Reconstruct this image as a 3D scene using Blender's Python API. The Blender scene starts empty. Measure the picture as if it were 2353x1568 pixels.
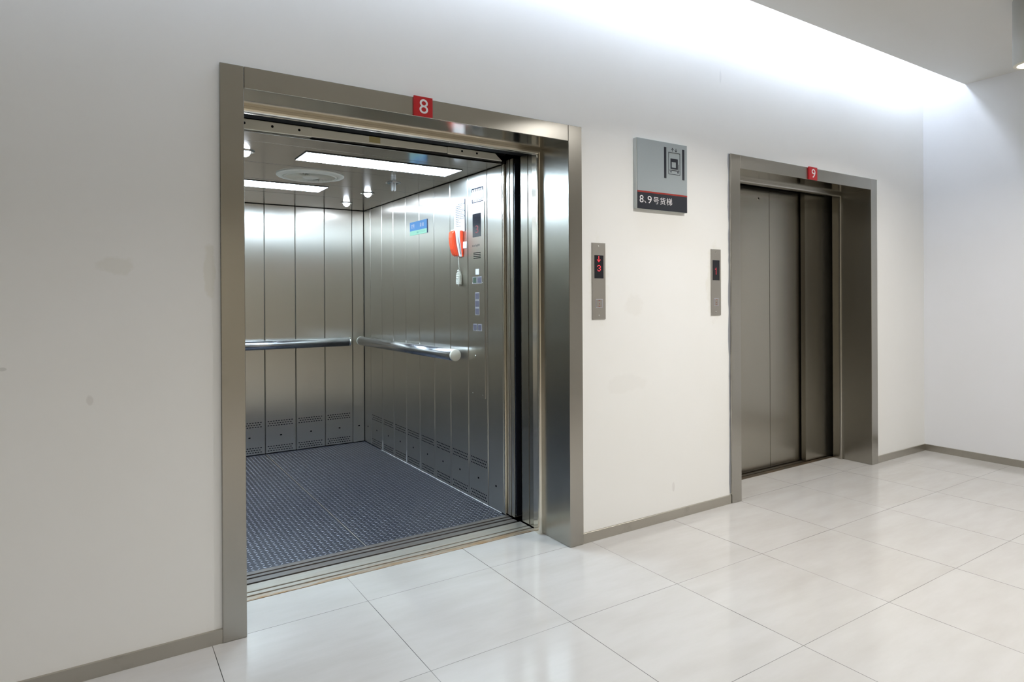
import bpy, bmesh, math, random
from mathutils import Vector, Matrix
random.seed(7)
SC = bpy.context.scene
COL = SC.collection
PI = math.pi

# ------------------------------------------------------------------ materials
def nmat(name):
    m = bpy.data.materials.new(name); m.use_nodes = True
    nt = m.node_tree; b = nt.nodes['Principled BSDF']
    return m, nt, b

def lk(nt, a, b): nt.links.new(a, b)

def mth(nt, op, a, b=None, c=None, clamp=False):
    n = nt.nodes.new('ShaderNodeMath'); n.operation = op; n.use_clamp = clamp
    for i, v in enumerate((a, b, c)):
        if v is None: continue
        if isinstance(v, (int, float)): n.inputs[i].default_value = v
        else: lk(nt, v, n.inputs[i])
    return n.outputs[0]

def mixc(nt, fac, a, b):
    n = nt.nodes.new('ShaderNodeMix'); n.data_type = 'RGBA'
    if isinstance(fac, (int, float)): n.inputs[0].default_value = fac
    else: lk(nt, fac, n.inputs[0])
    for s, v in ((n.inputs[6], a), (n.inputs[7], b)):
        if isinstance(v, tuple): s.default_value = (*v, 1)
        else: lk(nt, v, s)
    return n.outputs[2]

def coords(nt):
    return nt.nodes.new('ShaderNodeNewGeometry').outputs['Position']

def noise(nt, vec, scale, detail=3, rough=.5, stretch=None):
    if stretch:
        mp = nt.nodes.new('ShaderNodeMapping'); mp.inputs['Scale'].default_value = stretch
        lk(nt, vec, mp.inputs['Vector']); vec = mp.outputs[0]
    n = nt.nodes.new('ShaderNodeTexNoise'); n.inputs['Scale'].default_value = scale
    n.inputs['Detail'].default_value = detail; n.inputs['Roughness'].default_value = rough
    lk(nt, vec, n.inputs['Vector'])
    return n.outputs['Fac']

def ramp(nt, v, lo, hi, a=0., b=1.):
    n = nt.nodes.new('ShaderNodeMapRange'); n.clamp = True
    n.inputs[1].default_value = lo; n.inputs[2].default_value = hi
    n.inputs[3].default_value = a; n.inputs[4].default_value = b
    lk(nt, v, n.inputs[0]); return n.outputs[0]

def plain(name, col, rough=.5, metal=0., spec=.5, coat=0.):
    m, nt, b = nmat(name)
    b.inputs['Base Color'].default_value = (*col, 1); b.inputs['Roughness'].default_value = rough
    b.inputs['Metallic'].default_value = metal; b.inputs['Specular IOR Level'].default_value = spec
    b.inputs['Coat Weight'].default_value = coat
    return m

def glow(name, col, strength, base=.8):
    m, nt, b = nmat(name)
    b.inputs['Base Color'].default_value = (*[q * base for q in (1, 1, 1)], 1)
    b.inputs['Emission Color'].default_value = (*col, 1); b.inputs['Emission Strength'].default_value = strength
    return m

def steel(name, col, rough=.28, aniso=.7, wave=.0, wscale=2.5, flat=False, grain=.03, smudge=0., rg=.02):
    """brushed stainless sheet; the grain runs upright (flat: along y)"""
    m, nt, b = nmat(name)
    pos = coords(nt)
    b.inputs['Metallic'].default_value = 1
    g = noise(nt, pos, 1.0, 4, .6, (260, 260, 3) if not flat else (260, 3, 260))
    cl = noise(nt, pos, 1.7, 3, .55)
    v = mth(nt, 'ADD', mth(nt, 'MULTIPLY', mth(nt, 'SUBTRACT', g, .5), grain * 2), mth(nt, 'MULTIPLY', mth(nt, 'SUBTRACT', cl, .5), .10))
    hi = tuple(min(1, c * 1.12) for c in col); lo = tuple(c * .88 for c in col)
    c = mixc(nt, mth(nt, 'ADD', v, .5, clamp=True), lo, hi)
    if smudge:
        sm = ramp(nt, noise(nt, pos, 9, 4, .6), .60, .78, 0, smudge)
        c = mixc(nt, sm, c, (col[0] * .35, col[1] * .31, col[2] * .25))
    lk(nt, c, b.inputs['Base Color'])
    lk(nt, mth(nt, 'ADD', mth(nt, 'MULTIPLY', g, rg), rough - rg / 2), b.inputs['Roughness'])
    b.inputs['Anisotropic'].default_value = aniso
    if flat:
        cx = nt.nodes.new('ShaderNodeCombineXYZ'); cx.inputs[0].default_value = 1
        lk(nt, cx.outputs[0], b.inputs['Tangent'])
    else:
        geo = nt.nodes.new('ShaderNodeNewGeometry')
        vm = nt.nodes.new('ShaderNodeVectorMath'); vm.operation = 'CROSS_PRODUCT'
        lk(nt, geo.outputs['True Normal'], vm.inputs[0]); vm.inputs[1].default_value = (0.0013, 0.0021, 1)
        lk(nt, vm.outputs[0], b.inputs['Tangent'])
    if wave:
        bp = nt.nodes.new('ShaderNodeBump'); bp.inputs['Strength'].default_value = 1; bp.inputs['Distance'].default_value = wave
        lk(nt, noise(nt, pos, wscale, 1, .4), bp.inputs['Height']); lk(nt, bp.outputs[0], b.inputs['Normal'])
    return m

M = {}
M['frame'] = steel('frame_steel', (.43, .415, .375), .26, .5, .0008, 2.2, smudge=.10)
M['soffit'] = steel('soffit_steel', (.42, .39, .33), .14, .3, .0005, 3, flat=True)
M['door'] = steel('door_steel', (.40, .378, .325), .26, .5, .0008, 2.0)
M['cab'] = steel('cab_steel', (.68, .655, .595), .29, .90, .0003, 2.6, grain=.015, rg=.004)
M['cabceil'] = steel('cab_ceiling_steel', (.43, .42, .41), .15, .45, .0006, 3, flat=True)
M['mold'] = steel('moulding_steel', (.84, .79, .69), .20, .3)
M['skirt'] = steel('skirting_steel', (.50, .475, .42), .30, .5, .001, 4, smudge=.25)
M['rail'] = plain('satin_rail_metal', (.50, .51, .53), .24, 1.)
M['edge'] = plain('folded_steel_edge', (.75, .74, .70), .25, 1.)
M['black'] = plain('black_void', (.008, .008, .009), .8, 0, .2)
M['rubber'] = plain('black_rubber', (.015, .016, .022), .22)
M['screen'] = plain('smoked_display_glass', (.012, .013, .018), .12)
M['cream'] = plain('cream_paint', (.95, .91, .77), .5)
M['capplastic'] = plain('cream_plastic', (.78, .74, .62), .45)
M['vent'] = plain('ivory_vent_plastic', (.88, .86, .77), .4)
M['white'] = plain('white_plastic', (.84, .84, .82), .35)
M['paper'] = plain('white_paper', (.86, .87, .87), .6)
M['ink'] = plain('grey_ink', (.05, .055, .07), .9, 0, .1)
M['red'] = plain('red_acrylic', (.50, .012, .016), .30)
M['letter'] = plain('white_vinyl', (.82, .80, .80), .5)
M['phone'] = plain('orange_red_plastic', (.86, .085, .028), .30, coat=.2)
M['cordplastic'] = plain('ivory_plastic', (.56, .55, .47), .5)
M['darkslot'] = plain('dark_slot', (.004, .004, .004), .9, 0, .1)
M['seam'] = plain('dark_backing', (.03, .028, .025), .6)
M['print'] = plain('matt_navy_print', (.012, .015, .03), .95, 0, .05)
M['navy'] = plain('navy_vinyl', (.016, .019, .028), .35)
M['signgrey'] = plain('silver_grey_film', (.38, .43, .445), .38, .2)
M['acrylic'] = plain('frosted_acrylic_edge', (.44, .46, .43), .35)
M['signred'] = plain('dark_red_vinyl', (.33, .022, .012), .45)
M['blue'] = plain('sky_blue_film', (.10, .32, .66), .4)
M['mint'] = plain('mint_green_film', (.44, .80, .58), .4)
M['darkblue'] = plain('dark_blue_edge', (.01, .03, .10), .4)
M['tape'] = plain('yellowed_tape', (.62, .52, .24), .6)
M['tag'] = plain('white_tag', (.60, .59, .61), .6)
M['btn'] = plain('violet_grey_button', (.20, .19, .24), .3, .5)
M['btnring'] = plain('pale_button_ring', (.46, .45, .50), .35)
M['btngreen'] = plain('green_button', (.09, .13, .09), .35, .4)
M['station'] = plain('satin_station_plate', (.43, .41, .37), .42, .85)
M['alu'] = None
M['tube'] = glow('cove_tube_light', (.70, .81, 1.0), 28)
M['panel'] = glow('ceiling_panel_light', (.66, .83, 1.0), 33)
M['spotlamp'] = glow('spot_lamp_light', (.80, .88, 1.0), 60)
M['lampdisc'] = glow('downlight_lamp', (1., .95, .88), 6)
M['led'] = glow('red_led', (1., .045, .06), 2.0, .01)
M['leddim'] = glow('dim_red_led', (1., .04, .07), .8, .01)

M['ledfaint'] = glow('faint_red_led', (1., .09, .12), .22, .01)
def wall_paint(name, col, stains=(), rough=.55):
    m, nt, b = nmat(name); pos = coords(nt)
    n1 = noise(nt, pos, 1.1, 4, .55); n2 = noise(nt, pos, 6.5, 4, .6)
    c = mixc(nt, ramp(nt, n1, .35, .7), col, tuple(x * y for x, y in zip(col, (.975, .97, .955))))
    c = mixc(nt, ramp(nt, n2, .66, .85, 0, .35), c, tuple(x * .92 for x in col))
    wob = noise(nt, pos, 22, 4, .6)
    for (sx, sy, sz, rx, rz, colr, k) in stains:
        sp = nt.nodes.new('ShaderNodeSeparateXYZ'); lk(nt, pos, sp.inputs[0])
        dx = mth(nt, 'DIVIDE', mth(nt, 'SUBTRACT', sp.outputs[0], sx), rx)
        dz = mth(nt, 'DIVIDE', mth(nt, 'SUBTRACT', sp.outputs[2], sz), rz)
        d = mth(nt, 'SQRT', mth(nt, 'ADD', mth(nt, 'MULTIPLY', dx, dx), mth(nt, 'MULTIPLY', dz, dz)))
        d = mth(nt, 'ADD', d, mth(nt, 'MULTIPLY', mth(nt, 'SUBTRACT', wob, .5), 1.3))
        c = mixc(nt, ramp(nt, d, .75, 1.05, k, 0), c, colr)
    lk(nt, c, b.inputs['Base Color']); b.inputs['Roughness'].default_value = rough
    b.inputs['Specular IOR Level'].default_value = .35
    bp = nt.nodes.new('ShaderNodeBump'); bp.inputs['Strength'].default_value = .12; bp.inputs['Distance'].default_value = .004
    lk(nt, noise(nt, pos, 14, 4, .6), bp.inputs['Height']); lk(nt, bp.outputs[0], b.inputs['Normal'])
    return m

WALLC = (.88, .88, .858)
M['wall'] = wall_paint('white_wall_paint', WALLC, [
    (-.29, 0, 1.385, .055, .030, (.76, .745, .67), .4), (-.37, 0, .93, .012, .018, (.62, .60, .56), .4),
    (2.845, 0, 2.61, .010, .05, (.72, .72, .70), .5), (.0, 0, 1.37, .022, .10, (.76, .745, .66), .5),
    (2.12, 0, 1.23, .07, .06, (.77, .75, .70), .25), (2.05, 0, .80, .16, .05, (.77, .75, .71), .2),
    (2.78, 0, 1.36, .07, .24, (.78, .765, .68), .40), (1.87, 0, 1.36, .07, .23, (.78, .77, .68), .30),
    (-.6, 0, 1.05, .012, .006, (.6, .6, .57), .6), (2.42, 0, .18, .01, .03, (.7, .68, .66), .5)])
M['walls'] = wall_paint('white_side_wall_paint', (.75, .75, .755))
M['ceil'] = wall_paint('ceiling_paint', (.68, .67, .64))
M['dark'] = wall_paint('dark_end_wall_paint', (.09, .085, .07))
M['rear'] = wall_paint('beige_rear_wall_paint', (.62, .57, .47))

def tile_floor():
    m, nt, b = nmat('polished_stone_tile'); pos = coords(nt)
    sp = nt.nodes.new('ShaderNodeSeparateXYZ'); lk(nt, pos, sp.inputs[0])
    tx = mth(nt, 'DIVIDE', sp.outputs[0], .6); ty = mth(nt, 'DIVIDE', mth(nt, 'SUBTRACT', sp.outputs[1], .0235), .6)
    def line(t, w):
        f = mth(nt, 'FRACT', mth(nt, 'ADD', t, .5)); return mth(nt, 'LESS_THAN', mth(nt, 'ABSOLUTE', mth(nt, 'SUBTRACT', f, .5)), w)
    lx = line(tx, .0021); ly = line(ty, .0017)
    cell = nt.nodes.new('ShaderNodeCombineXYZ'); lk(nt, mth(nt, 'FLOOR', tx), cell.inputs[0]); lk(nt, mth(nt, 'FLOOR', ty), cell.inputs[1])
    wn = nt.nodes.new('ShaderNodeTexWhiteNoise'); wn.noise_dimensions = '3D'; lk(nt, cell.outputs[0], wn.inputs['Vector'])
    add = nt.nodes.new('ShaderNodeVectorMath'); add.operation = 'MULTIPLY_ADD'
    lk(nt, wn.outputs['Color'], add.inputs[0]); add.inputs[1].default_value = (9, 9, 9); lk(nt, pos, add.inputs[2])
    v1 = noise(nt, add.outputs[0], 2.2, 5, .6, (1, 4, 1)); v2 = noise(nt, add.outputs[0], 7, 4, .6)
    base = mixc(nt, ramp(nt, v1, .36, .68), (.515, .494, .46), (.465, .440, .40))
    base = mixc(nt, ramp(nt, v2, .62, .8, 0, .25), base, (.47, .445, .41))
    base = mixc(nt, ramp(nt, wn.outputs['Value'], 0, 1, 0, .22), base, (.50, .485, .455))
    sp2 = noise(nt, pos, 60, 2, .5)
    base = mixc(nt, ramp(nt, sp2, .80, .84, 0, .5), base, (.35, .32, .28))
    # grout darkness varies from joint to joint
    gv = noise(nt, pos, 1.3, 2, .5)
    gl = mth(nt, 'MAXIMUM', mth(nt, 'MULTIPLY', lx, ramp(nt, gv, .40, .60, .45, 1)), mth(nt, 'MULTIPLY', ly, ramp(nt, gv, .35, .62, 1, .5)))
    base = mixc(nt, gl, base, (.045, .042, .038))
    lk(nt, base, b.inputs['Base Color'])
    lk(nt, mth(nt, 'ADD', mth(nt, 'MULTIPLY', noise(nt, pos, 3, 3, .5), .05), .10), b.inputs['Roughness'])
    b.inputs['Specular IOR Level'].default_value = .40
    bp = nt.nodes.new('ShaderNodeBump'); bp.inputs['Strength'].default_value = .25; bp.inputs['Distance'].default_value = .0015; bp.invert = True
    lk(nt, gl, bp.inputs['Height']); lk(nt, bp.outputs[0], b.inputs['Normal'])
    return m
M['floor'] = tile_floor()

def sill_mat(name, col, rust):
    m, nt, b = nmat(name); pos = coords(nt)
    sp = nt.nodes.new('ShaderNodeSeparateXYZ'); lk(nt, pos, sp.inputs[0])
    g = noise(nt, pos, 1, 4, .6, (3, 160, 160)); n2 = noise(nt, pos, 5, 5, .65, (1, 6, 1))
    c = mixc(nt, g, tuple(x * .8 for x in col), tuple(min(1, x * 1.2) for x in col))
    near = ramp(nt, sp.outputs[1], .298, .36, 1.25, .2)
    k = mth(nt, 'MULTIPLY', mth(nt, 'MULTIPLY', ramp(nt, n2, .38, .60), near), rust)
    c = mixc(nt, k, c, (.33, .18, .065))
    lk(nt, c, b.inputs['Base Color']); b.inputs['Metallic'].default_value = .65; b.inputs['Roughness'].default_value = .42
    return m
M['alu'] = sill_mat('worn_aluminium_sill', (.44, .42, .37), .85)
M['carsill'] = sill_mat('dull_car_sill', (.17, .16, .155), .5)
M['darksill'] = sill_mat('dark_bronze_sill', (.085, .075, .055), .3)

def tread():
    m, nt, b = nmat('blue_grey_tread_plate'); pos = coords(nt)
    n1 = noise(nt, pos, 1.6, 4, .6); n2 = noise(nt, pos, 30, 3, .6)
    c = mixc(nt, ramp(nt, n1, .35, .65), (.012, .017, .037), (.020, .024, .042))
    c = mixc(nt, ramp(nt, n2, .62, .8, 0, .6), c, (.06, .06, .068))
    lk(nt, c, b.inputs['Base Color']); b.inputs['Metallic'].default_value = .35
    lk(nt, ramp(nt, n1, .3, .7, .34, .42), b.inputs['Roughness'])
    return m
M['tread'] = tread()
M['treadtop'] = plain('worn_tread_top', (.27, .28, .32), .36, .75)

# ------------------------------------------------------------------ mesh builder
class MB:
    def __init__(s): s.v = []; s.f = []; s.m = []; s.s = []
    def face(s, idx, m=0, smooth=False): s.f.append(idx); s.m.append(m); s.s.append(smooth)
    def box(s, x0, x1, y0, y1, z0, z1, m=0):
        o = len(s.v)
        s.v += [(x0, y0, z0), (x1, y0, z0), (x1, y1, z0), (x0, y1, z0), (x0, y0, z1), (x1, y0, z1), (x1, y1, z1), (x0, y1, z1)]
        for q in ((0, 3, 2, 1), (4, 5, 6, 7), (0, 1, 5, 4), (1, 2, 6, 5), (2, 3, 7, 6), (3, 0, 4, 7)): s.face([o + i for i in q], m)
        return s
    def prism(s, prof, to3, a0, a1, m=0, smooth=False):
        """prof: outline, to3(p, q, a) -> point; extruded from a0 to a1"""
        o = len(s.v); n = len(prof)
        for a in (a0, a1): s.v += [to3(p, q, a) for p, q in prof]
        for i in range(n):
            j = (i + 1) % n; s.face([o + i, o + j, o + n + j, o + n + i], m, smooth)
        s.face([o + i for i in reversed(range(n))], m); s.face([o + n + i for i in range(n)], m)
        return s
    def lathe(s, prof, c, axis='z', n=32, m=0, smooth=True, flip=False, ripple=None):
        o = len(s.v)
        for (r, h) in prof:
            for k in range(n):
                rr = r * (1 + (ripple if (ripple and k % 2) else 0))
                a = 2 * PI * k / n; p, q = rr * math.cos(a), rr * math.sin(a)
                s.v.append({'z': (c[0] + p, c[1] + q, c[2] + h), 'y': (c[0] + p, c[1] + h, c[2] + q), 'x': (c[0] + h, c[1] + p, c[2] + q)}[axis])
        for i in range(len(prof) - 1):
            for k in range(n):
                k2 = (k + 1) % n; s.face([o + i * n + k, o + i * n + k2, o + (i + 1) * n + k2, o + (i + 1) * n + k], m, smooth)
        for i, r in ((0, prof[0][0]), (len(prof) - 1, prof[-1][0])):
            if r > 1e-5: s.face([o + i * n + k for k in range(n)], m)
        return s
    def tube(s, pts, r, n=8, m=0):
        o = len(s.v); P = [Vector(p) for p in pts]; up = Vector((.31, .27, .91))
        for i, p in enumerate(P):
            t = (P[min(i + 1, len(P) - 1)] - P[max(i - 1, 0)]).normalized()
            a = t.cross(up).normalized(); b2 = t.cross(a)
            for k in range(n):
                w = 2 * PI * k / n; s.v.append(tuple(p + a * (r * math.cos(w)) + b2 * (r * math.sin(w))))
        for i in range(len(P) - 1):
            for k in range(n):
                k2 = (k + 1) % n; s.face([o + i * n + k, o + i * n + k2, o + (i + 1) * n + k2, o + (i + 1) * n + k], m, True)
        s.face([o + k for k in range(n)], m); e = o + (len(P) - 1) * n; s.face([e + k for k in range(n)], m)
        return s
    def text(s, body, to3, w=None, h=None, box=None, m=0):
        """flat lettering fitted in box (p0, p1, q0, q1); to3(p, q) -> point"""
        c = bpy.data.curves.new('lettering', 'FONT'); c.body = body
        o = bpy.data.objects.new('lettering', c); COL.objects.link(o)
        dg = bpy.context.evaluated_depsgraph_get(); dg.update()
        me = bpy.data.meshes.new_from_object(o.evaluated_get(dg))
        vs = [(v.co.x, v.co.y) for v in me.vertices]; fs = [list(p.vertices) for p in me.polygons]
        bpy.data.objects.remove(o); bpy.data.curves.remove(c); bpy.data.meshes.remove(me)
        x0 = min(p for p, q in vs); x1 = max(p for p, q in vs); y0 = min(q for p, q in vs); y1 = max(q for p, q in vs)
        b = len(s.v)
        for p, q in vs:
            s.v.append(to3(box[0] + (p - x0) / (x1 - x0) * (box[1] - box[0]), box[2] + (q - y0) / (y1 - y0) * (box[3] - box[2])))
        for f in fs: s.face([b + i for i in f], m)
        return s
    def build(s, name, mats, parent=None, bevel=0., segs=1, recalc=True):
        me = bpy.data.meshes.new(name)
        org = Vector(parent.location) if parent is not None else None
        if parent is not None and parent.parent is not None:
            org = Vector(parent['org'])
        if org is None:
            xs = [v[0] for v in s.v]; ys = [v[1] for v in s.v]; zs = [v[2] for v in s.v]
            org = Vector(((min(xs) + max(xs)) / 2, (min(ys) + max(ys)) / 2, min(zs)))
            loc = org
        else: loc = Vector((0, 0, 0))
        if parent is not None and parent.parent is None and parent.type == 'MESH':
            org = Vector(parent.location)
        me.from_pydata([tuple(Vector(v) - org) for v in s.v], [], s.f)
        for i, p in enumerate(me.polygons): p.material_index = s.m[i]; p.use_smooth = s.s[i]
        if recalc or bevel:
            bm = bmesh.new(); bm.from_mesh(me)
            if recalc: bmesh.ops.recalc_face_normals(bm, faces=bm.faces)
            if bevel:
                es = [e for e in bm.edges if len(e.link_faces) == 2 and e.calc_face_angle(0) > .6]
                bmesh.ops.bevel(bm, geom=es, offset=bevel, segments=segs, affect='EDGES', clamp_overlap=True)
            bm.to_mesh(me); bm.free()
        for mt in (mats if isinstance(mats, (list, tuple)) else [mats]): me.materials.append(mt)
        o = bpy.data.objects.new(name, me); COL.objects.link(o)
        o.location = loc
        if parent is not None: o.parent = parent
        o['org'] = tuple(org)
        return o

def root(name, label, cat, loc, group=None):
    o = bpy.data.objects.new(name, None); COL.objects.link(o); o.location = loc
    o.empty_display_size = .05; o['org'] = tuple(loc)
    tag(o, label, cat, group); return o

def tag(o, label=None, cat=None, group=None, kind=None):
    if label: o['label'] = label
    if cat: o['category'] = cat
    if group: o['group'] = group
    if kind: o['kind'] = kind
    return o

def copy_tree(o, loc, label, parent=None):
    c = o.copy(); COL.objects.link(c)
    if parent is None: c.location = loc; c['label'] = label
    else: c.parent = parent
    for ch in list(o.children): copy_tree(ch, None, None, c)
    return c

def struct(mb, name, mats, label, cat, bevel=0., recalc=True):
    o = mb.build(name, mats, None, bevel, recalc=recalc); return tag(o, label, cat, kind='structure')

# ------------------------------------------------------------------ measures (metres; x along the lift wall, y into it, z up)
WY = .015                      # face of the lift wall
XR = 5.367                     # right-hand wall
ZC = 2.92                      # ceiling
X0, Y0 = -3.6, -6.2            # far ends of the hall behind the camera
E8 = dict(xA=.0354, xB=.1193, xC=1.6594, xD=1.7459, zT=2.142, zH=2.0606, yb=.242)
E9 = dict(xA=2.9186, xB=3.0085, xC=4.5295, xD=4.6147, zT=2.1473, zH=2.0655, yb=.2307)

# ------------------------------------------------------------------ the hall
struct(MB().box(X0, XR + .1, Y0, .296, -.06, 0), 'floor', M['floor'], 'polished cream stone tile floor of the lift lobby', 'floor')
w = MB()
xs = [X0, E8['xA'] + .02, E8['xD'] - .02, E9['xA'] + .02, E9['xD'] - .02, XR + .1]
zs = [-.05, 2.12, 3.45]
for i in range(5):
    for k in range(2):
        if k == 0 and i in (1, 3): continue
        w.box(xs[i], xs[i + 1], WY, .23, zs[k], zs[k + 1])
struct(w, 'wall_back', M['wall'], 'white painted wall holding both lift doorways', 'wall')
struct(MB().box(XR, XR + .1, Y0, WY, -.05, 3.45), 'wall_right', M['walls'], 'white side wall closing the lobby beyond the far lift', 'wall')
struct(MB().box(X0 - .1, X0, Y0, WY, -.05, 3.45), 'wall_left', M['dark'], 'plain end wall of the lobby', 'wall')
struct(MB().box(X0 - .1, XR + .1, Y0 - .1, Y0, -.05, 3.45), 'wall_rear', M['rear'], 'plain beige wall facing the lifts', 'wall')
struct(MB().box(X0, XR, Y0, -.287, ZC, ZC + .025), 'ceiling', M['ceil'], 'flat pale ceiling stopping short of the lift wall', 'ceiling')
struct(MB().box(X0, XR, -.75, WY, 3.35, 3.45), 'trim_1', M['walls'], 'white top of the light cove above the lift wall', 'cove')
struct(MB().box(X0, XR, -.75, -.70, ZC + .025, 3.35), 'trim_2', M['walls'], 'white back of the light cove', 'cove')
BH, BT = .052, .011
for nm, a, b, lb in (('baseboard_left', X0, E8['xA'], 'brushed steel skirting along the wall before the open lift'),
                     ('baseboard_middle', E8['xD'], E9['xA'] - .004, 'brushed steel skirting between the two lift doorways'),
                     ('baseboard_back', E9['xD'], XR - .011, 'short brushed steel skirting between the closed lift and the corner')):
    struct(MB().box(a, b, WY - BT, WY, 0, BH), nm, M['skirt'], lb, 'skirting', .0004)
struct(MB().box(XR - BT, XR, Y0, WY, 0, BH), 'baseboard_right', M['skirt'], 'brushed steel skirting along the side wall', 'skirting', .0004)

# ragged filler where the wall paint stops short of the shut lift's frame
fl = MB(); random.seed(11); n_ = 64; pts = []
for k in range(n_ + 1):
    z = .06 + (2.1473 - .06) * k / n_; wd_ = .004 + .006 * abs(math.sin(k * .37) * math.cos(k * .11)) + random.uniform(0, .004)
    if .9 < z < 1.5: wd_ += .002
    pts.append((E9['xA'] - wd_, z))
for k in range(n_):
    (a, z0), (b, z1) = pts[k], pts[k + 1]
    o = len(fl.v); fl.v += [(a, .0135, z0), (E9['xA'] + .001, .0135, z0), (E9['xA'] + .001, .0135, z1), (b, .0135, z1), (a, WY + .001, z0), (b, WY + .001, z1)]
    fl.face([o, o + 1, o + 2, o + 3]); fl.face([o, o + 3, o + 5, o + 4])
struct(fl, 'trim_3', plain('grey_filler', (.36, .37, .40), .7), 'ragged grey filler beside the shut lift frame', 'filler', recalc=False)

# cove tubes on the hidden ledge above the ceiling edge
for i in range(6):
    xa = -2.2 + i * 1.26
    r_ = root('cove_tube', 'slim white light tube hidden in the ceiling slot above the lift wall', 'light tube', (xa + .6, -.17, 3.10), 'light tubes in the ceiling cove')
    MB().lathe([(.022, -.59), (.026, -.585), (.026, .585), (.022, .59)], (xa + .6, -.17, 3.115), 'x', 14).build('tube', M['tube'], r_)
    b_ = MB().box(xa, xa + 1.2, -.2, -.14, 3.145, 3.175); b_.box(xa, xa + .012, -.185, -.155, 3.095, 3.15); b_.box(xa + 1.188, xa + 1.2, -.185, -.155, 3.095, 3.15)
    b_.build('batten', M['white'], r_)
    for q in (.3, .9): MB().box(xa + q, xa + q + .02, -.175, -.165, 3.17, 3.36).build('hanger', M['white'], r_)

# ------------------------------------------------------------------ lift doorways
def entrance(e, label, name='elevator_doorway', mold='mold'):
    xA, xB, xC, xD, zT, zH, yb = (e[k] for k in ('xA', 'xB', 'xC', 'xD', 'zT', 'zH', 'yb'))
    r = root(name, label, 'lift doorway', ((xA + xD) / 2, 0, 0))
    for s_ in (0, 1):
        j = MB()
        if s_ == 0: prof = [(xA, 0), (xB, 0), (xB, yb + .01), (xB - .012, yb + .01), (xB - .012, .0149), (xA, .0149)]
        else: prof = [(xD, 0), (xC, 0), (xC, yb + .01), (xC + .012, yb + .01), (xC + .012, .0149), (xD, .0149)]
        j.prism(prof, lambda p, q, a: (p, q, a), .0005, zT)
        j.build('jamb', M['frame'], r, .0016)
    h = MB().box(xB + .0012, xC - .0012, .0004, .0149, zH, zT)
    h.build('header', M['frame'], r, .0012)
    MB().box(xB, xC, .0145, yb + .01, zH + .0003, zH + .012).build('soffit', M['soffit'], r)
    # rounded moulding lining the inner edge of the opening, sides and top in one run
    pr = [(0, yb - .012), (.012, yb - .012), (.019, yb - .010), (.0235, yb - .005), (.025, yb + .002), (.0245, yb + .009), (.013, yb + .063), (0, yb + .063)]
    mo = MB(); n = len(pr)
    for d, y in pr: mo.v += [(xB + d, y, .0005), (xB + d, y, zH - d), (xC - d, y, zH - d), (xC - d, y, .0005)]
    for i in range(n):
        j = (i + 1) % n
        for k in range(3): mo.face([i * 4 + k, j * 4 + k, j * 4 + k + 1, i * 4 + k + 1], 0, False)
    mo.face([i * 4 for i in range(n)]); mo.face([i * 4 + 3 for i in reversed(range(n))])
    mo.build('corner_molding', M[mold], r)
    MB().box(xA - .3, xD + .3, yb + .085, .455, zH + .012, zH + .26).build('door_track', M['black'], r)
    return r

def sill(e, mat, r, front):
    prof = [(front, -.03), (front, .002), (.333, .002), (.333, -.008), (.345, -.008), (.345, .002), (.372, .002), (.372, -.008), (.384, -.008), (.384, .002), (.456, .002), (.456, -.03)]
    MB().prism(prof, lambda p, q, a: (a, p, q), e['xB'], e['xC']).build('door_sill', mat, r, .0008)

def panel(x0, x1, y0, y1, zt, r, name='door_panel', z0=.007, bev=.0022, mat='door'):
    return MB().box(x0, x1, y0, y1, z0, zt).build(name, M[mat], r, bev, 2)

d8 = entrance(E8, 'steel lift doorway standing open under the red 8 plaque')
sill(E8, M['alu'], d8, .298)
zt = 2.066
panel(1.662, 2.06, .326, .365, zt, d8); panel(1.6645, 2.06, .3725, .445, zt, d8)
panel(-.28, .116, .326, .365, zt, d8); panel(-.28, .1135, .3725, .445, zt, d8)
d9 = entrance(E9, 'steel lift doorway with shut doors under the red 9 plaque', mold='frame')
sill(E9, M['darksill'], d9, .295)
SEAM = 3.838
panel(4.207, 4.62, .330, .366, zt, d9); panel(SEAM + .0012, 4.245, .378, .43, zt, d9, bev=.0012)
pl = panel(3.41, SEAM - .0012, .378, .43, zt, d9, bev=.0012); panel(2.98, 3.44, .330, .366, zt, d9)
MB().lathe([(.0001, -.001), (.009, -.001), (.009, .002)], (3.71, .3775, 1.983), 'y', 20).build('keyhole', [M['mold']], pl)
MB().lathe([(.0001, -.0018), (.005, -.0018), (.005, .0)], (3.71, .3775, 1.983), 'y', 16).build('keyhole', [M['darkslot']], pl)

# ------------------------------------------------------------------ number plaques
def onwall(y): return lambda p, q: (p, y, q)
def plaque(x0, x1, z0, z1, y0, digit, gb, label):
    r = root('number_sign', label, 'number sign', ((x0 + x1) / 2, y0, z0))
    MB().box(x0, x1, y0, -.0002, z0, z1).build('plate', M['red'], r, .0006)
    MB().text(digit, onwall(y0 - .0005), box=gb).build('digit', M['letter'], r, recalc=False)
plaque(.8085, .8975, 2.061, 2.147, -.008, '8', (.834, .875, 2.074, 2.136), 'small square red plaque with a white 8 on the open lift header')
plaque(3.7235, 3.8185, 2.0645, 2.1515, -.010, '9', (3.752, 3.795, 2.078, 2.138), 'small square red plaque with a white 9 on the shut lift header')

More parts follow.
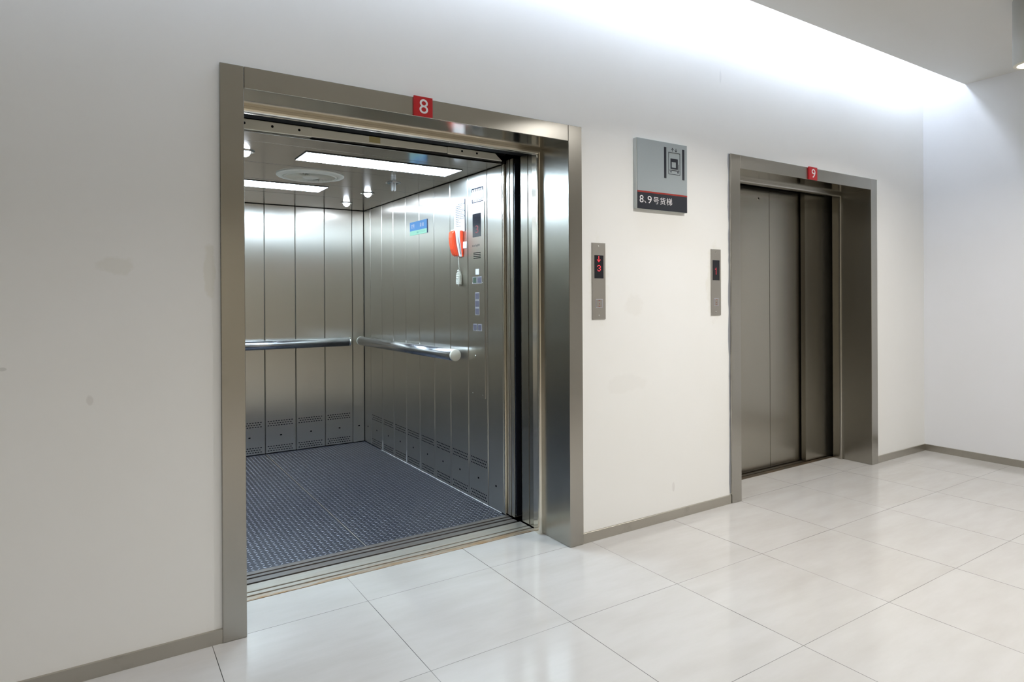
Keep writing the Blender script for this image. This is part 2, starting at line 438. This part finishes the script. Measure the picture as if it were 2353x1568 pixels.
# ------------------------------------------------------------------ sign between the lifts
sg = root('wall_sign', 'square silver and black sign with white characters on the wall between the lifts', 'sign', (2.32, 0, 1.752))
SX0, SX1, SZ0, SZ1, SF = 2.122, 2.518, 1.753, 2.139, -.010
MB().box(SX0 - .001, SX1, SF + .003, WY, SZ0 - .001, SZ1).build('backing_board', M['acrylic'], sg, .001)
MB().box(SX0 + .0045, SX1, SF, SF + .003, 1.852, SZ1).build('face', M['signgrey'], sg, .0006)
MB().box(SX0 + .0045, SX1, SF, SF + .003, SZ0, 1.8435).build('name_band', M['navy'], sg, .0006)
MB().box(SX0 + .0045, SX1, SF, SF + .003, 1.8435, 1.852).build('stripe', M['signred'], sg)
F = SF - .0008
pg = MB()
def rect(x0, x1, z0, z1): pg.box(x0, x1, F, SF, z0, z1)
def rectframe(x0, x1, z0, z1, t): rect(x0, x1, z0, z0 + t); rect(x0, x1, z1 - t, z1); rect(x0, x0 + t, z0 + t, z1 - t); rect(x1 - t, x1, z0 + t, z1 - t)
rect(2.331, 2.3485, 1.937, 2.112); rect(2.4775, 2.495, 1.938, 2.113)
rectframe(2.3655, 2.4595, 1.9625, 2.0875, .0028)
rect(2.382, 2.4415, 2.034, 2.0525); rect(2.382, 2.4415, 1.9935, 2.0025); rect(2.382, 2.3915, 2.0025, 2.034); rect(2.426, 2.4415, 2.0025, 2.034)
rect(2.374, 2.452, 1.984, 1.988); rect(2.4475, 2.4505, 1.988, 2.023)
for x in (2.386, 2.4425): pg.lathe([(.0001, 0), (.0052, 0), (.0052, .0006)], (x, F, 1.9775), 'y', 14)
for x, s_ in ((2.3985, 1), (2.4265, -1)):
    zc = 2.1025
    rect(x - .0014, x + .0014, zc - .010, zc + .010)
    for sd in (-1, 1):
        pg.prism([(x, zc + s_ * .0112), (x, zc + s_ * .0068), (x + sd * .0088, zc - s_ * .0015), (x + sd * .0098, zc + s_ * .0012)], lambda p, q, a: (p, a, q), F, SF)
pg.build('pictogram', M['navy'], sg)
t = MB(); tw = onwall(F)
t.text('8', tw, box=(2.141, 2.170, 1.7865, 1.8265)); t.text('、', tw, box=(2.176, 2.190, 1.785, 1.7985)); t.text('9', tw, box=(2.201, 2.232, 1.7855, 1.826))
t.text('号', tw, box=(2.245, 2.288, 1.785, 1.8235)); t.text('货', tw, box=(2.296, 2.340, 1.785, 1.825)); t.text('梯', tw, box=(2.348, 2.393, 1.785, 1.826))
t.build('lettering', M['letter'], sg, recalc=False)

# ------------------------------------------------------------------ call stations
G = {'3': ['01110', '10001', '00001', '00110', '00001', '10001', '01110'], '1': ['00100', '01100', '00100', '00100', '00100', '00100', '00100'],
     'd': ['00100', '00100', '00100', '00100', '10101', '01110', '00100']}
def dots(mb, key, x0, x1, z0, z1, y):
    dx = (x1 - x0) / 5; dz = (z1 - z0) / 7
    for i, row in enumerate(G[key]):
        for j, c in enumerate(row):
            if c == '1': mb.lathe([(.0001, -.0005), (min(dx, dz) * .44, -.0005), (min(dx, dz) * .44, 0)], (x0 + (j + .5) * dx, y, z1 - (i + .5) * dz), 'y', 8)
def station(x0, x1, z0, z1, label, glyphs, mat, bx):
    c = (x0 + x1) / 2; y = .010
    r = root('call_station', label, 'call station', (c, y, z0))
    MB().box(x0, x1, y, WY, z0, z1).build('faceplate', M['station'], r, .0008)
    d = MB().box(c - .031, c + .031, y - .001, y + .002, 1.368, 1.489).build('display', M['screen'], r, .0005)
    g = MB()
    for k, a in glyphs: dots(g, k, *a, y - .0012)
    g.build('led_digits', mat, d, recalc=True)
    b = MB().box(c - bx, c + bx, y - .0022, y + .001, 1.218, 1.2555).build('button', M['station'], r, .0008)
    rg = MB()
    for q in ((c - bx - .004, c + bx + .004, 1.214, 1.217), (c - bx - .004, c + bx + .004, 1.2565, 1.2595), (c - bx - .004, c - bx - .001, 1.217, 1.2565), (c + bx + .001, c + bx + .004, 1.217, 1.2565)):
        rg.box(q[0], q[1], y - .0015, y + .001, q[2], q[3])
    rg.build('button_ring', M['btnring'], b)
    mk = MB(); mk.box(c - .006, c + .006, y - .0026, y - .002, 1.2505, 1.2525); mk.box(c - .006, c + .006, y - .0026, y - .002, 1.2205, 1.2225)
    mk.prism([(c - .003, 1.236), (c + .003, 1.236), (c, 1.230)], lambda p, q, a: (p, a, q), y - .0026, y - .002)
    mk.build('button_mark', M['signred'], b)
    for zz in (z1 - .018, z0 + .02):
        MB().lathe([(.0001, -.0016), (.0025, -.0016), (.0042, 0)], (c - .002, y, zz), 'y', 14).build('screw', M['edge'], r)
station(1.820, 1.9115, 1.1535, 1.5545, 'steel call station showing a red 3 and down arrow', [('d', (1.852, 1.876, 1.453, 1.486)), ('3', (1.853, 1.877, 1.405, 1.438))], M['led'], .019)
station(2.7465, 2.8345, 1.157, 1.5545, 'steel call station with a dim red 1 beside the shut lift', [('1', (2.772, 2.806, 1.402, 1.444))], M['leddim'], .0165)

# ------------------------------------------------------------------ lift car
CX0, CX1, CY0, CY1, CZ = -.043, 1.65, .605, 2.925, 2.05
car = root('elevator_car', 'open stainless steel goods lift car with a tread plate floor', 'lift car', (.8, 1.76, 0))
bx_ = [-.043, .0635, .310, .557, .8035, 1.0515, 1.298, 1.5435, 1.65]
ry_ = [.612, .7895, 1.029, 1.274, 1.518, 1.765, 2.011, 2.257, 2.502, 2.765, 2.925]
def slots(mb, to3, a0, a1, strip):
    """rows of vent slots near the floor; to3(a, z) -> point just proud of the panel"""
    def q(a, b, z0, z1):
        o = len(mb.v); mb.v += [to3(a, z0), to3(b, z0), to3(b, z1), to3(a, z1)]; mb.face([o, o + 1, o + 2, o + 3], 1)
    c = (a0 + a1) / 2
    q(c - .008, c + .008, .139, .150)
    if strip: return
    p = (a1 - a0 - .048) / 9.5
    for base in (.267, .0615):
        for row in range(3):
            for k in range(10 if row != 1 else 9):
                a = a0 + .018 + k * p + (p / 2 if row == 1 else 0)
                q(a, a + .0125, base - row * .018 - .0065, base - row * .018)
GAP = .0022
def wall_panels(bounds, mk, to3):
    for i in range(len(bounds) - 1):
        a0, a1 = bounds[i] + GAP, bounds[i + 1] - GAP
        mb = MB(); mk(mb, a0, a1)
        nb = len(mb.f)
        o = mb.build('wall_panel', [M['cab'], M['darkslot']], car, .004, 1)
        sb = MB(); slots(sb, to3, bounds[i], bounds[i + 1], bounds[i + 1] - bounds[i] < .2)
        me = bpy.data.meshes.new('slots'); org = Vector(car.location)
        me.from_pydata([tuple(Vector(v) - org) for v in sb.v], [], sb.f)
        bm = bmesh.new(); bm.from_mesh(o.data); k0 = len(bm.faces); bm.from_mesh(me); bm.faces.ensure_lookup_table()
        for f in list(bm.faces)[k0:]: f.material_index = 1
        bm.to_mesh(o.data); bm.free(); bpy.data.meshes.remove(me)
wall_panels(bx_, lambda m, a, b: m.box(a, b, CY1, CY1 + .012, .002, CZ - .001), lambda a, z: (a, CY1 - .0004, z))
wall_panels(ry_, lambda m, a, b: m.box(CX1, CX1 + .012, a, b, .002, CZ - .001), lambda a, z: (CX1 - .0004, a, z))
wall_panels(ry_, lambda m, a, b: m.box(CX0 - .012, CX0, a, b, .002, CZ - .001), lambda a, z: (CX0 + .0004, a, z))
bk = MB(); bk.box(CX0 - .02, CX1 + .02, CY1 + .010, CY1 + .02, -.02, CZ + .02)
bk.box(CX1 + .010, CX1 + .02, .612, CY1 + .01, -.02, CZ + .02); bk.box(CX0 - .02, CX0 - .010, .612, CY1 + .01, -.02, CZ + .02)
bk.build('car_shell', M['seam'], car)
cy_ = [.612, .785, 1.285, 1.80, 2.30, 2.925]
for i in range(5):
    MB().box(CX0, CX1, cy_[i] + .001, cy_[i + 1] - .001, CZ, CZ + .012).build('ceiling_panel', M['cabceil'], car, .0018)
MB().box(CX0, CX1, .612, CY1, CZ + .010, CZ + .02).build('car_roof', M['seam'], car)
# tread plate floor: a base and hundreds of raised bars, two sheets
def tread_sheet(x0, x1):
    mb = MB(); mb.box(x0, x1, .5985, CY1 - .001, -.006, 0)
    P = .0262; L, W, H = .0112, .0036, .0016
    ny = int((CY1 - .61) / P); nx = int((x1 - x0) / P)
    for i in range(nx):
        for j in range(ny):
            cx = x0 + .014 + i * P; cy = .612 + j * P
            a = PI / 4 + (PI / 2 if (i + j) % 2 else 0)
            ca, sa = math.cos(a), math.sin(a); o = len(mb.v)
            for (p, q, h) in ((-L, 0, .0001), (0, -W, .0001), (L, 0, .0001), (0, W, .0001), (-L * .45, 0, H), (L * .45, 0, H)):
                mb.v.append((cx + p * ca - q * sa, cy + p * sa + q * ca, h))
            for f in ((0, 1, 4), (1, 5, 4), (1, 2, 5), (2, 3, 5), (3, 4, 5), (3, 0, 4)): mb.face([o + k for k in f], 1, True)
    return mb.build('floor_plate', [M['tread'], M['treadtop']], car, recalc=False)
tread_sheet(CX0, .8015); tread_sheet(.8055, CX1)
MB().box(.8015, .8055, .6, CY1 - .01, -.004, .0003).build('floor_joint', M['edge'], car)
sl = MB(); 
for y in range(0, 38):
    a = .64 + y * .05; j = random.uniform(-.0012, .0016)
    sl.box(CX1 - .004 - j * (2.2 - a / 1.3), CX1 + .001, a, a + .0501, -.001, .0035 - a * .0011)
sl.build('sealant_strip', M['paper'], car)
for y in (2.011, 2.502): MB().box(CX1 - .0012, CX1, y - .0016, y + .0016, .001, .085).build('sealant_strip', M['paper'], car)
prof = [(.486, -.03), (.486, -.004), (.528, -.004), (.528, -.014), (.540, -.014), (.540, -.003), (.563, -.003), (.563, -.006), (.568, -.006), (.568, .0005), (.5985, .0005), (.5985, -.03)]
MB().prism(prof, lambda p, q, a: (a, p, q), CX0 + .02, CX1 + .01).build('car_sill', M['carsill'], car, .0006)
for s_ in (0, 1):      # front posts and the parked car door panels
    X = (lambda x: x) if s_ == 0 else (lambda x: 1.7787 - x)
    def bb(a, b, y0, y1, z0, z1, nm, mt, bev=.0018):
        x0, x1 = sorted((X(a), X(b))); return MB().box(x0, x1, y0, y1, z0, z1).build(nm, M[mt], car, bev, 2)
    bb(1.6475, 1.70, .592, .6115, .001, 2.05, 'front_post', 'mold', .004)
    bb(1.661, 2.05, .572, .589, .006, 2.07, 'car_door', 'cab')
    bb(1.659, 2.05, .552, .569, .006, 2.07, 'car_door', 'cab')
    bb(1.662, 2.05, .516, .548, .006, 2.07, 'car_door', 'cab')
    bb(1.6625, 1.70, .497, .512, .02, 2.04, 'safety_edge', 'rubber', .004)
# cream beam carrying the car doors
bm_ = MB().prism([(.51, 2.0635), (1.30, 2.074), (1.30, 2.106), (.51, 2.106)], lambda p, q, a: (p, a, q), .604, .628).build('door_beam', M['cream'], car, .0012)
def holed_plate(x0, x1, zl, zr, cut, holes, marks):
    mb = MB()
    pr = [(x0, zl), (x1, zr)] + ([(x1 - .035, 2.092), (x1 - .05, 2.105)] if cut else [(x1, 2.106)]) + [(x0, 2.106)]
    mb.prism(pr, lambda p, q, a: (p, a, q), .592, .606)
    o = mb.build('beam_bracket', M['cream'], bm_, .0025)
    for hx, hz in holes: MB().lathe([(.0001, -.0006), (.0055, -.0006), (.0065, .001)], (hx, .5915, hz), 'y', 16).build('bolt_hole', M['darkslot'], bm_)
holed_plate(.02, .5405, 2.0545, 2.0595, False, [(.228, 2.084), (.353, 2.0845), (.478, 2.085)], [])
holed_plate(1.284, 1.640, 2.0665, 2.0645, True, [(1.372, 2.0905), (1.468, 2.0895)], [])
MB().box(.835, .895, .6035, .6045, 2.075, 2.1055).build('tape_patch', M['tape'], bm_)
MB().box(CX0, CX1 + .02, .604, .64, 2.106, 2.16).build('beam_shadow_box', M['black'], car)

# ------------------------------------------------------------------ fixtures in the car
def light_panel(x0, x1, y0, y1, label):
    r = root('ceiling_light', label, 'ceiling light', ((x0 + x1) / 2, (y0 + y1) / 2, CZ), 'rectangular lights in the lift car')
    f = MB(); t_ = .0035
    for a in ((x0, x1, y0, y0 + t_), (x0, x1, y1 - t_, y1), (x0, x0 + t_, y0 + t_, y1 - t_), (x1 - t_, x1, y0 + t_, y1 - t_)): f.box(*a, CZ - .0045, CZ)
    f.build('rim', M['seam'], r)
    MB().box(x0 + t_, x1 - t_, y0 + t_, y1 - t_, CZ - .004, CZ - .001).build('diffuser', M['panel'], r)
light_panel(.585, 1.525, .868, 1.098, 'glowing white ceiling panel nearer the lift door')
light_panel(.070, 1.012, 1.870, 2.108, 'glowing white ceiling panel deeper in the lift car, behind the round vent')
v = root('ceiling_vent', 'round pale fan vent in the lift car ceiling between the two light panels', 'vent', (.79, 1.52, CZ))
VC = (.79, 1.52, CZ)
MB().lathe([(.166, -.001), (.166, -.010), (.170, -.014), (.178, -.014), (.192, -.010), (.2, -.009), (.205, -.006), (.207, 0)], VC, 'z', 64).build('outer_ring', M['vent'], v)
MB().lathe([(.150, -.001), (.150, -.012), (.154, -.016), (.159, -.016), (.162, -.012), (.162, -.001)], VC, 'z', 64).build('inner_ring', M['vent'], v)
MB().lathe([(.0001, -.0006), (.165, -.0006), (.165, .0)], VC, 'z', 48).build('dark_back', M['darkslot'], v)
g = MB(); NV = 40
for k in range(NV):
    a0 = 2 * PI * k / NV; o = len(g.v)
    for i in range(8):
        rr = .050 + (.1515 - .050) * i / 7; a = a0 + .50 * (i / 7) ** .8
        cx, cy = VC[0] + rr * math.cos(a), VC[1] + rr * math.sin(a)
        tx, ty = -math.sin(a), math.cos(a); wv = .0008 + .0028 * rr / .15
        for (dt, dz) in ((0, -.0135), (.0012, -.0138), (wv + .0012, -.0018), (wv, -.0012)): g.v.append((cx + tx * dt, cy + ty * dt, CZ + dz))
    for i in range(7):
        for q in range(4):
            q2 = (q + 1) % 4; g.face([o + i * 4 + q, o + i * 4 + q2, o + i * 4 + 4 + q2, o + i * 4 + 4 + q])
g.build('grille', M['vent'], v)
MB().lathe([(.0001, -.020), (.034, -.019), (.046, -.017), (.052, -.012), (.052, -.001)], VC, 'z', 36).build('hub', M['vent'], v)

def spot(x, y, label, lit=True):
    r = root('spotlight', label, 'spotlight', (x, y, CZ), 'small spotlights in the lift car ceiling')
    MB().lathe([(.036, -.001), (.038, -.006), (.044, -.007), (.049, -.004), (.050, 0)], (x, y, CZ), 'z', 36).build('ring', M['edge'], r)
    MB().lathe([(.0001, -.0006), (.037, -.0006), (.037, 0)], (x, y, CZ), 'z', 28).build('socket', M['darkslot' if not lit else 'rail'], r)
    if lit:
        MB().lathe([(.0001, -.030), (.010, -.028), (.020, -.021), (.026, -.010), (.028, -.001)], (x, y, CZ), 'z', 24).build('bulb', M['spotlamp'], r)
    else:
        b = MB()
        for s_ in (-1, 1):
            cx = x + s_ * .009
            pts = [(cx, y - .007, CZ - .001), (cx, y - .007, CZ - .045)] + [(cx, y - .007 * math.cos(PI * k / 6), CZ - .045 - .008 * math.sin(PI * k / 6)) for k in range(1, 6)] + [(cx, y + .007, CZ - .045), (cx, y + .007, CZ - .001)]
            b.tube(pts, .0055, 10)
        b.build('bulb', M['white'], r)
spot(1.360, 2.527, 'lit spotlight in the car ceiling nearest the back wall corner')
spot(1.3405, 1.987, 'lit spotlight in the car ceiling, between its unlit neighbour and the corner one')
spot(1.335, 1.487, 'unlit spotlight in the car ceiling with a bare twin tube bulb hanging out', False)
spot(.312, 1.033, 'lit spotlight half hidden behind the doorway jamb, ahead of the round vent')

def handrail(p0, p1, axis, label, ends):
    r = root('handrail', label, 'handrail', tuple((a + b) / 2 for a, b in zip(p0, p1)))
    L = abs(p1[0] - p0[0]) if axis == 'x' else abs(p1[1] - p0[1]); c = tuple((a + b) / 2 for a, b in zip(p0, p1)); R_ = .0375
    MB().lathe([(R_, -L / 2), (R_, L / 2)], c, axis, 40).build('rail', M['rail'], r)
    for s_ in (-1, 1):
        h = s_ * L / 2
        MB().lathe([(R_ * 1.015, h - s_ * .012), (R_ * 1.015, h + s_ * .001), (R_ * .93, h + s_ * .0035), (.0001, h + s_ * .0038)], c, axis, 40).build('end_cap', M['capplastic' if axis == 'y' else 'edge'], r)
    for k in (-.36, 0, .36):
        if axis == 'x':
            q = (c[0] + k * L, c[1], c[2]); MB().lathe([(.012, .03), (.012, .072), (.026, .0722), (.026, .0748)], q, 'y', 16).build('bracket', M['edge'], r)
        else:
            q = (c[0], c[1] + k * L, c[2]); MB().lathe([(.012, .03), (.012, .067), (.026, .0672), (.026, .0698)], q, 'x', 16).build('bracket', M['edge'], r)
handrail((.115, 2.85, .900), (1.492, 2.85, .896), 'x', 'round steel handrail across the back wall of the lift car', 0)
handrail((1.58, 1.072, .908), (1.58, 2.822, .897), 'y', 'round steel handrail with cream end caps along the side wall of the lift car', 0)

# control panel on the right-hand car wall (faces -x): u = -y
def onside(x): return lambda p, q: (x, -p, q)
cp = root('control_panel', 'tall steel lift control panel with display and seven buttons', 'control panel', (CX1, .895, .651))
PX = 1.6455
MB().box(PX, CX1, .815, .975, .651, 1.862).build('faceplate', M['cab'], cp, .0012)
dsp = MB().box(PX - .001, PX + .002, .8545, .9575, 1.6505, 1.7965).build('display', M['screen'], cp, .0005)
MB().text('3', onside(PX - .0014), box=(-.922, -.884, 1.674, 1.722)).build('digit', M['ledfaint'], dsp, recalc=False)
t = MB(); t.text('eco.logilift', onside(PX - .0004), box=(-.964, -.870, 1.588, 1.606)); t.build('lettering', M['ink'], cp, recalc=False)
g = MB()
for k in range(4): g.box(PX - .0004, PX + .001, .860, .949, 1.5485 - k * .0108, 1.5535 - k * .0108)
g.build('speaker_grille', M['darkslot'], cp)
MB().box(PX - .0012, PX, .880, .922, 1.4155, 1.4505).build('label_plate', M['tag'], cp)
def button(y0, y1, z0, z1, green=False):
    b = MB().box(PX - .003, PX + .001, y0 + .004, y1 - .004, z0 + .004, z1 - .004).build('button', M['btngreen' if green else 'btn'], cp, .0012)
    r_ = MB(); t_ = .0024
    for a in ((y0, y1, z0, z0 + t_), (y0, y1, z1 - t_, z1), (y0, y0 + t_, z0 + t_, z1 - t_), (y1 - t_, y1, z0 + t_, z1 - t_)): r_.box(PX - .002, PX + .001, *a)
    r_.build('button_ring', M['btnring'], b)
button(.9085, .957, 1.359, 1.402, True); button(.849, .8965, 1.359, 1.402)
for z in (1.259, 1.2105, 1.163): button(.8785, .9285, z, z + .0445)
button(.9075, .9545, 1.064, 1.107); button(.8495, .8960, 1.064, 1.107)
for y, z in ((.965, 1.362), (.839, 1.362), (.966, .669), (.842, .669), (.966, 1.845), (.848, 1.845)):
    MB().lathe([(.0001, -.0014), (.0022, -.0014), (.0036, 0)], (PX, y, z), 'x', 12).build('screw', M['edge'], cp)
MB().lathe([(.0001, -.002), (.007, -.002), (.009, 0)], (PX, .931, .904), 'x', 18).build('key_switch', M['edge'], cp)

# sticker above the panel
st = root('sticker', 'small white sticker with dark top and bottom bands above the lift control panel', 'sticker', (CX1, .90, 1.866))
SXx = CX1 - .0012
MB().box(SXx, CX1, .833, .972, 1.8665, 1.957).build('card', M['paper'], st)
d = MB(); d.box(SXx - .0003, SXx, .833, .972, 1.951, 1.957)
for k in range(7):
    y = .833 + k * (.139 - .008) / 6; d.box(SXx - .0003, SXx, y, y + .008, 1.935, 1.951)
d.box(SXx - .0003, SXx, .833, .972, 1.8665, 1.871); d.box(SXx - .0003, SXx, .833, .972, 1.8865, 1.889); d.box(SXx - .0003, SXx, .962, .972, 1.871, 1.8865)
for k in range(9): d.box(SXx - .0003, SXx, .845 + k * .0125, .852 + k * .0125, 1.876, 1.882)
d.build('printed_bands', M['print'], st)

# notice, poster and tag
nt_ = root('notice', 'white notice sheet of small grey print above the red phone', 'notice', (CX1, 1.135, 1.70))
MB().box(CX1 - .003, CX1, 1.0645, 1.2075, 1.7015, 1.909).build('sheet', M['paper'], nt_, .0005)
MB().box(CX1 - .0038, CX1, 1.0615, 1.0645, 1.7015, 1.909).build('edge_strip', M['ink'], nt_)
d = MB(); random.seed(3)
for k in range(13):
    z = 1.880 - k * .0118; y = 1.185 if k else 1.15
    ln = random.uniform(.07, .112) if k < 9 else random.uniform(.03, .07)
    e_ = y - ln
    while y > e_:
        wd = random.uniform(.006, .016); d.box(CX1 - .0033, CX1 - .0029, y - wd, y, z, z + .0042); y -= wd + .0022
d.build('print', M['ink'], nt_)
po = root('poster', 'small blue and mint green plate with white characters inside the lift car', 'sign', (CX1, 1.77, 1.742))
MB().box(CX1 - .004, CX1, 1.622, 1.919, 1.775, 1.841).build('blue_field', M['blue'], po)
MB().box(CX1 - .004, CX1, 1.622, 1.919, 1.742, 1.775).build('green_field', M['mint'], po)
MB().box(CX1 - .0048, CX1, 1.617, 1.622, 1.742, 1.841).build('edge_strip', M['darkblue'], po)
pw = onside(CX1 - .0044)
for ch, a in (('文', -1.900), ('明', -1.868), ('乘', -1.742), ('梯', -1.705)):
    MB().text(ch, pw, box=(a, a + .030, 1.793, 1.824)).build('character', M['letter'], po, recalc=False)
d = MB(); d.box(CX1 - .0044, CX1 - .004, 1.765, 1.795, 1.752, 1.764); d.box(CX1 - .0044, CX1 - .004, 1.65, 1.755, 1.763, 1.7645); d.box(CX1 - .0044, CX1 - .004, 1.65, 1.755, 1.756, 1.7575)
d.build('print', plain('pale_teal_print', (.25, .58, .46), .5), po)
tg = MB().box(CX1 - .0015, CX1, 1.043, 1.112, 1.5905, 1.6335).build('paper_tag', M['tag'])
tag(tg, 'small blank white tag stuck on the car wall beside the red phone', 'tag')

# emergency phone
ph = root('emergency_phone', 'orange red wall phone with a white stripe and coiled cord', 'phone', (CX1, 1.15, 1.53))
def slab(name, y0, y1, prof, mat, bev=.004):
    return MB().prism(prof, lambda p, q, a: (CX1 - p, a, q), y0, y1).build(name, M[mat], ph, bev, 3)
slab('base', 1.088, 1.165, [(0, 1.536), (.010, 1.536), (.0135, 1.57), (.018, 1.61), (.0235, 1.67), (.0235, 1.703), (.018, 1.708), (0, 1.708)], 'phone', .004)
slab('cradle', 1.090, 1.160, [(.008, 1.537), (.025, 1.537), (.033, 1.57), (.044, 1.62), (.050, 1.67), (.051, 1.714), (.022, 1.714), (.022, 1.66), (.016, 1.60)], 'white', .002)
MB().prism([(.0165, 1.552), (.0195, 1.552), (.035, 1.64), (.0365, 1.665), (.0325, 1.64)], lambda p, q, a: (CX1 - p, a, q), 1.0892, 1.0905).build('groove', M['ink'], ph)
hs = [(.026, 1.540), (.034, 1.57), (.045, 1.62), (.051, 1.67), (.052, 1.708), (.068, 1.704), (.076, 1.692), (.078, 1.66), (.075, 1.625), (.067, 1.585), (.055, 1.555), (.045, 1.541)]
slab('handset', 1.096, 1.150, hs, 'phone', .006)
cd = []
y_c, x_c = 1.105, CX1 - .030
cd += [(x_c + .002, y_c, 1.540), (x_c + .004, y_c + .004, 1.52), (x_c + .008, y_c + .006, 1.49), (x_c + .008, y_c + .003, 1.462)]
N = 150
for i in range(N):
    f = i / (N - 1); tt = f ** .62
    z = 1.458 - .098 * tt; a = 2 * PI * 15 * f
    rr = .0165 * min(1, .5 + f * 2)
    cd.append((x_c + .010 + rr * .9 * math.cos(a), y_c + .010 + rr * 1.25 * math.sin(a), z))
MB().tube(cd, .0034, 6).build('coiled_cord', M['cordplastic'], ph)
lp = [(x_c + .010 + .012 * math.cos(PI * k / 10), y_c + .010 + .017 * math.cos(PI * k / 10), 1.364 - .016 * math.sin(PI * k / 10)) for k in range(11)]
MB().tube(lp, .0045, 8).build('cord_loop', M['cordplastic'], ph)

# ------------------------------------------------------------------ ceiling downlights of the lobby
def downlight(x, y, z0, label):
    r = root('downlight', label, 'ceiling lamp', (x, y, z0), 'cylinder downlights of the lobby')
    c = (x, y, z0); H = ZC - z0
    MB().lathe([(.074, .004), (.0765, .008), (.0765, H)], c, 'z', 100, ripple=.05).build('housing', M['station2'], r)
    MB().lathe([(.061, .012), (.061, .001), (.063, 0), (.074, 0), (.0775, .003), (.0775, .010), (.07, .012)], c, 'z', 48).build('rim', M['capplastic'], r)
    MB().lathe([(.0001, .0012), (.0612, .0012), (.0612, .010)], c, 'z', 36).build('lamp', M['lampdisc'], r)
    return r
M['station2'] = plain('pale_grey_ribbed_metal', (.62, .62, .59), .45, .1)
DL = [(4.03, -1.135), (2.36, -1.25), (4.03, -3.4), (2.36, -3.4), (.69, -3.4), (-.98, -3.4), (4.03, -5.4), (.69, -5.4)]  # second and rear rows are unseen lamps added to fill the lobby evenly
PW = [17, 22, 9, 12, 10, 32, 6, 14]
names = ['ribbed grey cylinder downlight under the ceiling near the side wall', 'ribbed cylinder downlight hanging in front of the sign between the lifts',
         'added unseen ribbed fill downlight in the second row by the side wall', 'added unseen second row ribbed fill downlight facing the sign',
         'added unseen second row ribbed fill downlight facing the open lift', 'added unseen second row ribbed fill downlight farthest from the side wall',
         'added unseen rear row ribbed fill downlight by the side wall', 'added unseen rear row ribbed fill downlight facing the open lift']
d0 = None
for (x, y), pw, nm in zip(DL, PW, names):
    if d0 is None: d0 = downlight(x, y, 2.55, nm)
    else: copy_tree(d0, (x, y, 2.55), nm)
    ld = bpy.data.lights.new('downlight_beam', 'AREA'); ld.shape = 'DISK'; ld.size = .11; ld.energy = pw; ld.color = (1., .972, .945); ld.spread = math.radians(150)
    lo = bpy.data.objects.new('downlight_beam', ld); COL.objects.link(lo); lo.location = (x, y, 2.548)

# ------------------------------------------------------------------ world, camera
wd = bpy.data.worlds.new('world'); SC.world = wd; wd.use_nodes = True
wd.node_tree.nodes['Background'].inputs[0].default_value = (.6, .62, .65, 1); wd.node_tree.nodes['Background'].inputs[1].default_value = 0.0
cam = bpy.data.cameras.new('camera'); co = bpy.data.objects.new('camera', cam); COL.objects.link(co)
f_px = 1465.19; a, b, c = (math.radians(q) for q in (-32.7561, -.0859, -.3132))
Fw = Vector((-math.sin(a) * math.cos(b), math.cos(a) * math.cos(b), math.sin(b))); R = Vector((math.cos(a), math.sin(a), 0)); U = R.cross(Fw)
R2 = R * math.cos(c) + U * math.sin(c); U2 = U * math.cos(c) - R * math.sin(c)
mw = Matrix.Identity(4)
for i in range(3): mw[i][0] = R2[i]; mw[i][1] = U2[i]; mw[i][2] = -Fw[i]
mw[0][3], mw[1][3], mw[2][3] = -.34578, -2.54328, 1.2663
co.matrix_world = mw
cam.sensor_fit = 'HORIZONTAL'; cam.sensor_width = 36; cam.lens = 36 * f_px / 2353; cam.shift_x = 9.4458 / 2353; cam.shift_y = -96.0589 / 2353; cam.clip_start = .05
SC.camera = co
vs = SC.view_settings; vs.view_transform = 'Standard'; vs.look = 'None'; vs.exposure = .17; vs.gamma = 1; vs.use_curve_mapping = False
cy = SC.cycles; cy.max_bounces = 14; cy.diffuse_bounces = 6; cy.glossy_bounces = 8; cy.sample_clamp_indirect = 6; cy.caustics_reflective = True; cy.blur_glossy = 1.0; cy.caustics_refractive = False
